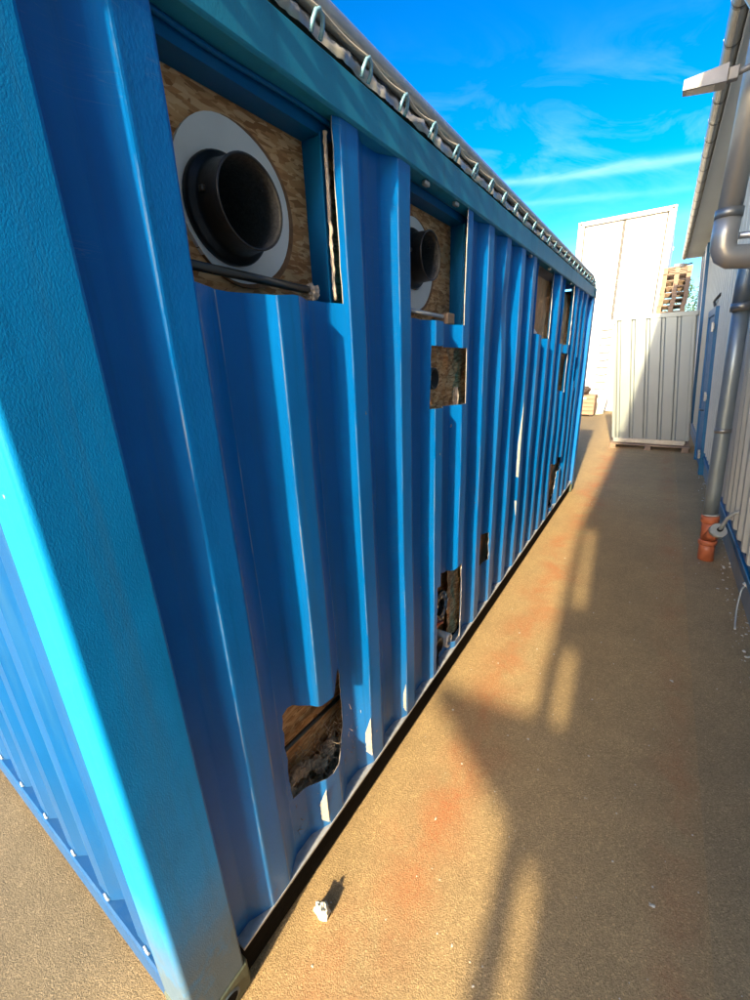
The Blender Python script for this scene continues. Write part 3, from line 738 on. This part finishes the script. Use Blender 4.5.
# half-round gutter with brackets
gp = [(0.888 + 0.050*math.cos(t), ZE + 0.045 + 0.058*math.sin(t)) for t in [math.pi + math.pi*i/12 for i in range(13)]]
gi = [(0.888 + 0.046*math.cos(t), ZE + 0.045 + 0.054*math.sin(t)) for t in [2*math.pi - math.pi*i/12 for i in range(13)]]
gt = MB().prism(gp + gi, Y0, Y1, 'y').build('gutter', M['zinc'], bld)
br = None; yy = Y0 + 0.3
while yy < Y1:
    if br is None:
        b = MB()
        bp = [(0.888 + 0.0525*math.cos(t), ZE + 0.045 + 0.0605*math.sin(t)) for t in [math.pi + math.pi*i/12 for i in range(13)]]
        bq = [(0.888 + 0.0505*math.cos(t), ZE + 0.045 + 0.0585*math.sin(t)) for t in [2*math.pi - math.pi*i/12 for i in range(13)]]
        br = b.prism(bp + bq, yy, yy+0.025, 'y').build('gutter_bracket', M['rod'], gt, (0.888, yy, ZE))
    else: again(br, (0.888, yy, ZE))
    yy += 0.42
# door
dr = bx('door', M['trimblue'], 1.535, 1.575, 7.72, 8.70, 0.06, 2.28)
bx('door_frame', M['trimblue'], 1.515, 1.579, 7.60, 7.715, 0.0, 2.38, bv=0.004)
bx('door_frame', M['trimblue'], 1.515, 1.579, 8.705, 8.82, 0.0, 2.38, bv=0.004)
bx('door_frame', M['trimblue'], 1.515, 1.579, 7.7165, 8.7035, 2.285, 2.38)
bx('door_strip', M['soffit'], 1.525, 1.579, 8.825, 8.95, 0.37, 2.38)
for z in (0.25, 1.10, 2.05):
    bx('hinge', M['galv'], 1.490, 1.514, 7.62, 7.70, z, z+0.13, bv=0.004, parent=dr)
    bx('hinge', M['galv'], 1.500, 1.514, 7.52, 7.60, z+0.03, z+0.11, bv=0.004, parent=dr)
MB().tube([(1.40, 7.35, 1.00), (1.36, 7.36, 1.00), (1.36, 7.48, 1.0)], 0.010, 8).build('door_handle', M['rod'], dr)
b = MB().box(1.36, 1.395, 7.55, 7.62, 2.50, 2.57, 0.005).tube([(1.34, 7.6, 2.53), (1.30, 7.9, 2.47), (1.345, 8.3, 2.43)], 0.018, 8)
b.build('door_closer', M['rod'], bld)
# unseen thin wall added at the near end for its shadow, beside a slim downpipe
MB().box(0.995, 1.75, Y0-0.15, Y0-0.002, 0.0, ZE+0.02).build('shadow_wall', M['clad'], bld)
ap = empty('downpipe', (0.878, -3.15, 0), 'slim zinc downpipe with shadow-casting bulge at the near end of the hall gutter', 'downpipe')
MB().tube([(0.878, -3.15, 0.0), (0.878, -3.15, 3.78)], 0.046, 14).build('pipe', M['zinc'], ap)
lump(MB(), (0.945, -3.14, 2.82), (0.085, 0.06, 0.13), 2, 3, 0.25).build('shadow_bulge', M['zinc'], ap)  # unseen lump added to swell the downpipe's shadow

# ------------------------------------------------------------------ floodlights
def flood(x0, x1, y, z, label, tip=(0.05, 0.065), root=(0.07, 0.12), arm=0.16, drop=0.25):
    # wedge housing from the free tip (x0) to the fixed root (x1); tip/root: half width, height
    e = empty('floodlight', (x0, y, z), label, 'lamp', 'floodlights on the hall wall')
    a, ha = tip; r, hr = root
    b = MB().add([(x0, y-a, z), (x0, y+a, z), (x0, y+a*0.8, z+ha), (x0, y-a*0.8, z+ha),
                  (x1, y-r, z-hr*drop), (x1, y+r, z-hr*drop), (x1, y+r*0.8, z+hr*(1-drop)), (x1, y-r*0.8, z+hr*(1-drop))],
                 [(0, 1, 2, 3), (4, 7, 6, 5), (0, 4, 5, 1), (1, 5, 6, 2), (2, 6, 7, 3), (3, 7, 4, 0)])
    b.build('lamp_housing', M['lamp'], e)
    q = drop*hr/(x1-x0)
    MB().add([(x0+0.02, y-a*0.9, z-0.0035-q*0.02), (x0+0.02, y+a*0.9, z-0.0035-q*0.02), (x1-0.05, y+r*0.85, z-0.0035-hr*drop+q*0.05), (x1-0.05, y-r*0.85, z-0.0035-hr*drop+q*0.05)], [(0, 3, 2, 1)]).build('lamp_glass', M['glass'], e)
    MB().box(x1+0.001, x1+0.05, y-0.02, y+0.02, z-0.01, z+0.05, 0.004).tube([(x1+0.045, y, z+0.02), (x1+arm, y, z+0.04)], 0.016, 8).build('lamp_bracket', M['lamp'], e)
    return e
flood(0.678, 0.875, 3.30, 3.235, 'grey wedge floodlight jutting over the alley high beside the gutter, nearest one', (0.038, 0.05), (0.05, 0.085), 0.14)
flood(0.72, 0.90, 12.6, 3.62, 'small floodlight at the far end of the hall gutter above the pallets', (0.04, 0.05), (0.05, 0.08))
flood(0.31, 0.98, -3.15, 2.30, 'large unseen floodlight on the slim downpipe, shaped for its shadow on the alley', (0.03, 0.045), (0.10, 0.30), 0.06, 0.88)  # out of view; housing shaped to throw the slanting arm of shadow

# ------------------------------------------------------------------ downpipe with offset, in front of the wall
dp = empty('downpipe', (1.39, 4.31, 0), 'shiny steel rainwater pipe with offset elbow in front of the ribbed wall', 'downpipe')
MB().tube([(0.90, 3.40, 3.80), (0.91, 3.41, 3.70), (0.98, 3.46, 3.62), (1.010, 3.49, 3.54), (1.014, 3.50, 3.44), (1.016, 3.50, 2.60)], 0.062, 24).build('upper_pipe', M['steel_shine'], dp)
MB().tube([(1.016, 3.50, 2.62), (1.016, 3.50, 2.50), (1.020, 3.501, 2.445), (1.036, 3.503, 2.405), (1.068, 3.508, 2.385), (1.15, 3.525, 2.378), (1.36, 3.58, 2.372)], 0.068, 24).build('elbow', M['steel_shine'], dp)
MB().tube([(1.36, 4.27, 2.50), (1.30, 4.285, 2.49), (1.262, 4.295, 2.46), (1.245, 4.30, 2.40), (1.245, 4.30, 2.30), (1.253, 4.30, 2.16)], 0.060, 22).build('elbow', M['zincdull'], dp)
MB().tube([(1.253, 4.30, 2.20), (1.290, 4.308, 1.60), (1.350, 4.311, 0.62), (1.362, 4.312, 0.42)], 0.055, 20).build('lower_pipe', M['zincdull'], dp)
MB().tube([(1.016, 3.50, 2.65), (1.016, 3.50, 2.60)], 0.0715, 24).build('pipe_socket', M['zinc'], dp)
MB().tube([(1.255, 4.30, 2.17), (1.259, 4.301, 2.11)], 0.0715, 24).build('pipe_socket', M['zinc'], dp)
MB().tube([(1.085, 3.52, 2.50), (1.36, 3.62, 2.50)], 0.020, 10).build('pipe_clamp', M['galv'], dp)
MB().tube([(1.075, 3.50, 2.95), (1.31, 3.50, 2.97)], 0.014, 8).build('pipe_clamp', M['galv'], dp)
MB().tube([(1.3145, 4.309, 1.20), (1.317, 4.309, 1.165)], 0.0585, 20).build('pipe_socket', M['zinc'], dp)
# orange drain connection
og = empty('drain_branch', (1.40, 4.31, 0), 'orange plastic drain branch with grey cap at the foot of the downpipe', 'drain pipe')
MB().tube([(1.400, 4.31, 0.0), (1.392, 4.31, 0.10), (1.388, 4.311, 0.165)], 0.060, 24).build('lower_pipe', M['orange'], og)
MB().tube([(1.3885, 4.311, 0.155), (1.3875, 4.311, 0.165), (1.3868, 4.311, 0.19), (1.386, 4.311, 0.20)], [0.066, 0.070, 0.070, 0.064], 24).build('socket_collar', M['orange'], og)
MB().tube([(1.386, 4.311, 0.20), (1.370, 4.312, 0.37)], 0.058, 24).build('branch_body', M['orange'], og)
MB().tube([(1.371, 4.312, 0.36), (1.370, 4.312, 0.37), (1.367, 4.312, 0.40), (1.365, 4.312, 0.43)], [0.060, 0.068, 0.068, 0.066], 24).build('socket_collar', M['orange'], og)
MB().tube([(1.384, 4.30, 0.225), (1.425, 4.21, 0.325)], 0.052, 22).build('side_branch', M['orange'], og)
MB().tube([(1.420, 4.222, 0.312), (1.432, 4.196, 0.342)], 0.062, 24).build('cap', M['greycap'], og)
MB().tube([(1.4315, 4.197, 0.3415), (1.4365, 4.186, 0.354)], 0.020, 14).build('cap_gland', M['black'], og)
MB().tube([(1.365, 4.312, 0.432), (1.3645, 4.312, 0.446)], [0.060, 0.056], 24).build('seal_ring', M['greycap'], og)
hs_ = MB().tube([(1.436, 4.186, 0.354), (1.445, 4.165, 0.40), (1.455, 4.13, 0.47), (1.468, 4.09, 0.52), (1.49, 4.06, 0.56), (1.53, 4.04, 0.585)], 0.014, 10).build('conduit', M['greycap'], None, (1.436, 4.186, 0.354))
tag(hs_, 'grey flexible conduit from the drain cap up to a hole in the ribbed wall', 'conduit')
cb_ = empty('cable', (1.50, 3.33, 0), 'loose grey cable hanging from a wall fitting down to the ground', 'cable')
MB().tube([(1.545, 3.42, 0.225), (1.520, 3.40, 0.20), (1.512, 3.36, 0.12), (1.505, 3.30, 0.05), (1.500, 3.22, 0.008), (1.49, 3.14, 0.007)], 0.006, 8).build('cable_run', M['greycap'], cb_)
MB().tube([(1.558, 3.42, 0.25), (1.545, 3.42, 0.215), (1.53, 3.42, 0.235)], 0.014, 8).build('cable_clip', M['paper'], cb_)

# ------------------------------------------------------------------ fence panels standing on a pallet
pal = empty('pallet', (0.80, 9.6, 0), 'low wooden pallet carrying the silver fence panels', 'pallet')
for i in range(5):
    MB().box(0.17, 1.47, 9.27+0.175*i, 9.27+0.175*i+0.12, 0.080, 0.102, 0.002).build('deck_board', M['wood'], pal)
for xx in (0.17, 0.76, 1.35):
    MB().box(xx, xx+0.10, 9.262, 10.08, 0.018, 0.079, 0.002).build('bearer', M['wood'], pal)
    MB().box(xx-0.01, xx+0.11, 9.262, 10.08, 0.0, 0.017).build('runner_board', M['wood'], pal)
def fencepanel(yv, label, dx=0.0):
    f = empty('fence_panel', (0.80, yv, 0.104), label, 'fence panel', 'silver fence panels on the pallet')
    KS = 0.115; W0, W1 = 0.215+dx, 1.435+dx; ZB, ZTp = 0.104, 2.46
    def bb(name, m, *a, bv=0.003):
        return MB().box(*a, bv).shear(KS).build(name, m, f)
    bb('top_rail', M['sheet'], W0-0.02, W1+0.05, yv, yv+0.045, ZTp-0.075, ZTp)
    bb('bottom_rail', M['galv'], W0, W1-0.05, yv, yv+0.045, ZB, ZB+0.085)
    bb('side_rail', M['sheet'], W0-0.02, W0+0.028, yv, yv+0.045, ZB+0.086, ZTp-0.076)
    bb('side_rail', M['sheet'], W1-0.03, W1+0.02, yv, yv+0.045, ZB+0.086, ZTp-0.076)
    # trapezoidal sheet: wide faces with narrow sunk flutes
    pr = [(W0+0.03, yv+0.008)]; nf = 5; p = (W1-W0-0.06)/nf
    for i in range(nf):
        x = W0+0.03+p*i
        for dx_, dy in ((0.010, 0.008), (0.030, 0.043), (0.065, 0.043), (0.085, 0.008)): pr.append((x+dx_, yv+dy))
    pr.append((W1-0.032, yv+0.008))
    m = len(pr); vs = [(x, y_, z) for z in (ZB+0.087, ZTp-0.077) for (x, y_) in pr]
    fs = [(k, k+1, m+k+1, m+k) for k in range(m-1)]
    MB().add(vs, fs).shear(KS).build('ribbed_sheet', M['sheet'], f)
    bb('lock_stud', M['rod'], W0-0.012, W0+0.012, yv-0.012, yv-0.001, ZTp-0.16, ZTp-0.135)
fencepanel(9.42, 'silver ribbed fence panel, frontmost of the set on the pallet')
fencepanel(9.53, 'silver ribbed fence panel, middle one of the set on the pallet', 0.02)
fencepanel(9.64, 'silver ribbed fence panel, rearmost of the set on the pallet', 0.03)

# ------------------------------------------------------------------ white containers, one on the other
def white_container(z0, H, label, doors):
    XL, XR, YF, YB = -1.885, 0.545, 15.3, 21.36
    e = empty('white_container', ((XL+XR)/2, YF+3, z0), label, 'container')
    MB().box(XL+0.02, XR-0.02, YF+0.06, YB, z0+0.13, z0+H-0.02, 0.01).build('body', M['white'], e)
    for xa in (XL, XR-0.16):
        MB().box(xa, xa+0.16, YF, YF+0.17, z0+0.119, z0+H-0.119, 0.008).build('corner_post', M['white'], e)
        for zz in (z0, z0+H-0.118):
            c = MB().box(xa-0.002, xa+0.162, YF-0.003, YF+0.175, zz, zz+0.118, 0.006).build('corner_casting', M['white'], e)
            MB().prism([(xa+0.08+0.045*math.cos(a), zz+0.059+0.03*math.sin(a)) for a in [2*math.pi*i/12 for i in range(12)]], YF-0.0045, YF-0.0035, 'y').build('casting_hole', M['whiteline'], c)
            MB().box(xa, xa+0.16, YB-0.17, YB+0.002, zz, zz+0.118, 0.006).build('corner_casting', M['white'], e)
    MB().box(XL+0.162, XR-0.162, YF, YF+0.10, z0+H-0.115, z0+H-0.003, 0.006).build('header_rail', M['white'], e)
    MB().box(XL+0.162, XR-0.162, YF, YF+0.10, z0+0.005, z0+0.115, 0.006).build('sill_rail', M['white'], e)
    if doors:
        xm = (XL+XR)/2
        for a, b_, sgn in ((XL+0.172, xm-0.006, -1), (xm+0.006, XR-0.172, 1)):
            d = MB().box(a, b_, YF+0.030, YF+0.075, z0+0.125, z0+H-0.125, 0.006).build('door', M['white'], e)
            MB().box(a-0.004, a+0.030, YF+0.024, YF+0.0295, z0+0.125, z0+H-0.125).build('door_seal', M['whiteline'], d)
            MB().box(b_-0.030, b_+0.004, YF+0.024, YF+0.0295, z0+0.125, z0+H-0.125).build('door_seal', M['whiteline'], d)
            MB().box(a, b_, YF+0.024, YF+0.0295, z0+H-0.155, z0+H-0.128).build('door_seal', M['whiteline'], d)
            for q in (0.30, 0.72):
                xx = a + (b_-a)*q
                MB().tube([(xx, YF+0.018, z0+0.15), (xx, YF+0.018, z0+H-0.15)], 0.012, 8).build('lock_rod', M['white'], d)
            MB().box(xm+sgn*0.05-0.035, xm+sgn*0.05+0.035, YF+0.010, YF+0.028, z0+1.20, z0+1.23, 0.003).build('door_handle', M['greycap'], d)
            MB().box(a+0.25, a+0.62, YF+0.024, YF+0.0295, z0+0.78, z0+0.80).build('door_stop', M['greycap'], d)
        MB().box(XR-0.50, XR-0.32, YF-0.004, YF-0.001, z0+0.04, z0+0.075).build('marking_plate', M['whiteline'], e)
    else:
        for i in range(11):      # rungs of the step ladder pressed on the end wall
            zz = z0 + 0.27 + 0.222*i
            MB().tube([(-0.93, YF+0.06, zz+0.015), (-0.91, YF+0.0, zz), (-0.76, YF-0.012, zz-0.012), (-0.62, YF+0.0, zz), (-0.60, YF+0.06, zz+0.015)], 0.022, 8).build('rung', M['greycap'], e)
        MB().box(XL+0.165, XR-0.165, YF+0.045, YF+0.058, z0+0.12, z0+H-0.12).build('end_panel', M['white'], e)
        for i in range(9):
            MB().box(XL+0.25+0.24*i, XL+0.36+0.24*i, YF-0.004, YF-0.001, z0+H-0.085, z0+H-0.070).build('vent_slot', M['whiteline'], e)
white_container(0.0, 2.62, 'white container with rungs on its end, standing on the ground behind the fence panels', False)
white_container(2.621, 2.896, 'white container with double doors, stacked on top of the other white one', True)

# ------------------------------------------------------------------ goods in front of the white container
cr = empty('crate', (-1.05, 14.2, 0), 'brown wooden crate in front of the white container', 'crate')
for i in range(5):
    MB().box(-1.52, -0.70, 13.90, 13.925, 0.05+0.115*i, 0.15+0.115*i, 0.003).build('plank', M['card'], cr)
MB().box(-1.52, -0.70, 13.927, 14.5, 0.04, 0.615, 0.005).build('crate_body', M['card'], cr)
for xx in (-1.50, -1.14, -0.80):
    MB().box(xx, xx+0.09, 13.88, 14.5, 0.0, 0.0395).build('foot', M['darkwrap'], cr)
MB().box(-1.08, -0.94, 13.893, 13.899, 0.50, 0.56).build('crate_label', M['whitepl'], cr)
bun = lump(MB(), (-1.02, 14.15, 0.735), (0.14, 0.18, 0.125), 5, 3, 0.25).build('bundle', M['darkwrap'], None, (-1.02, 14.15, 0.615))
tag(bun, 'dark brown wrapped bundle lying on top of the brown crate', 'bundle')
sh_ = MB().add([(-0.68, 14.35, 0), (-0.50, 14.55, 0), (-0.42, 14.72, 0.68), (-0.62, 14.62, 0.74), (-0.70, 14.42, 0.0), (-0.53, 14.62, 0), (-0.45, 14.77, 0.68), (-0.65, 14.69, 0.74)],
             [(0, 1, 2, 3), (7, 6, 5, 4), (0, 4, 5, 1), (1, 5, 6, 2), (2, 6, 7, 3), (3, 7, 4, 0)]).build('sheet_stack', M['ptile'], None, (-0.55, 14.5, 0))
tag(sh_, 'pale grey sheet standing tilted at the right end of the brown crate', 'sheet')

# stacked wooden pallets behind the fence panels
def palletmesh():
    b = MB()
    for i in range(5): b.box(-0.30, 0.30, -0.60+0.27*i, -0.60+0.27*i+0.12, 0.122, 0.144)
    for xx in (-0.30, -0.05, 0.20):
        b.box(xx, xx+0.10, -0.60, 0.60, 0.100, 0.1215)
        b.box(xx, xx+0.10, -0.60, 0.60, 0.0, 0.022)
        for yv in (-0.60, -0.07, 0.455): b.box(xx, xx+0.10, yv, yv+0.145, 0.0225, 0.0995)
    return b
p0 = palletmesh().build('wood_pallet', M['wood'], None, (0, 0, 0))
random.seed(9); npal = 26
ORD = ['topmost'] + [w + ' from the top' for w in 'second third fourth fifth sixth seventh eighth ninth tenth eleventh twelfth thirteenth fourteenth fifteenth sixteenth seventeenth eighteenth nineteenth twentieth twenty-first twenty-second twenty-third twenty-fourth twenty-fifth'.split()] + ['lowest']
for i in range(npal):
    o = p0 if i == 0 else p0.copy()
    if i: col.objects.link(o)
    o.location = (0.80 + 0.03*(random.random()-0.5), 14.35 + 0.03*(random.random()-0.5), 0.1455*i)
    o.rotation_euler = (0, 0, 0.05*(random.random()-0.5))
    tag(o, 'weathered wooden pallet, ' + ORD[npal-1-i] + ' of the tall stack behind the fence panels', 'pallet', 'pallets in the tall stack')

# ------------------------------------------------------------------ tree beyond
tr = empty('tree', (1.75, 19.5, 0), 'green leafy tree glimpsed between the pallet stack and the hall', 'tree')
random.seed(11)
b = MB().tube([(1.75, 19.5, 0), (1.78, 19.52, 1.0), (1.70, 19.5, 2.0), (1.76, 19.45, 3.0)], [0.10, 0.08, 0.06, 0.03], 10)
for k in range(9):
    a = k*0.7+random.random(); zz = 1.3+0.2*k
    b.tube([(1.74, 19.5, zz), (1.74+0.5*math.cos(a), 19.5+0.5*math.sin(a), zz+0.35), (1.74+0.85*math.cos(a), 19.5+0.85*math.sin(a), zz+0.55)], [0.035, 0.02, 0.008], 6)
b.build('trunk', M['bark'], tr)
b = MB(); clumps = []
for k in range(60):
    a = random.random()*6.28; rr = 1.15*math.sqrt(random.random()); zz = 1.6 + 2.6*random.random()
    rr *= math.sin(min(1, (zz-1.2)/1.0)*1.57)*min(1, (4.5-zz)/0.9)
    clumps.append(Vector((1.75+rr*math.cos(a), 19.5+rr*math.sin(a), zz)))
for c in clumps:
    for q in range(70):
        d = Vector((random.gauss(0, 1), random.gauss(0, 1), random.gauss(0, 1))).normalized()*0.24*random.random()**0.5
        p = c + d; u = Vector((random.gauss(0, 1), random.gauss(0, 1), random.gauss(0, 0.6))).normalized(); w = u.orthogonal().normalized(); s = 0.035+0.03*random.random()
        b.add([p-u*s, p+w*s*0.5, p+u*s, p-w*s*0.5], [(0, 1, 2, 3)])
b.build('crown', M['leaf'], tr)

# ------------------------------------------------------------------ stone and litter on the asphalt
st = lump(MB(), (0.085, 0.425, 0.027), (0.025, 0.021, 0.032), 4, 3, 0.35).build('stone', M['stone'], None, (0.085, 0.425, 0))
tag(st, 'small white stone lying on the sunlit asphalt near the container corner', 'stone')
random.seed(21); b = MB()
for k in range(260):
    t = random.random(); yv = 0.3 + 8.5*t*t; xv = -0.0 + 1.5*random.random()
    if xv < 0.06: continue
    s = 0.0014 + 0.0028*random.random()**3
    lump(b, (xv, yv, s*0.5+0.004*(xv > 1.19)), (s*(1+random.random()), s*(1+random.random()), s*0.7), k, 1, 0.4)
for k in range(160):      # more of it gathered along the foot of the wall
    xv = 1.575 - 0.10*random.random()**2; yv = 2.6 + 5.5*random.random()**1.5; s = 0.002 + 0.006*random.random()**3
    lump(b, (xv, yv, s*0.5+0.004), (s*(1+random.random()), s*(1+random.random()), s*0.7), k, 1, 0.4)
gr = b.build('grit', M['paper']); tag(gr, 'scattered pale grit and chips on the asphalt', 'grit', None, 'stuff')
random.seed(31)
for k, (xv, yv, lab) in enumerate(((1.05, 1.06, 'crumpled pale leaf scrap on the shaded asphalt, nearest the viewer'), (1.44, 3.72, 'small white scrap by the foot of the hall wall near the drain'), (1.12, 2.35, 'pale paper scrap on the shaded asphalt midway along the alley'))):
    b = MB(); vs = []
    for i in range(4):
        for j in range(3):
            vs.append((xv+0.006*(i-1.5)+0.003*random.random(), yv+0.006*(j-1)+0.003*random.random(), 0.007+0.006*random.random()))
    fs = [(i*3+j, (i+1)*3+j, (i+1)*3+j+1, i*3+j+1) for i in range(3) for j in range(2)]
    o = b.add(vs, fs).build('litter_scrap', M['paper'], None, (xv, yv, 0.004)); tag(o, lab, 'litter')
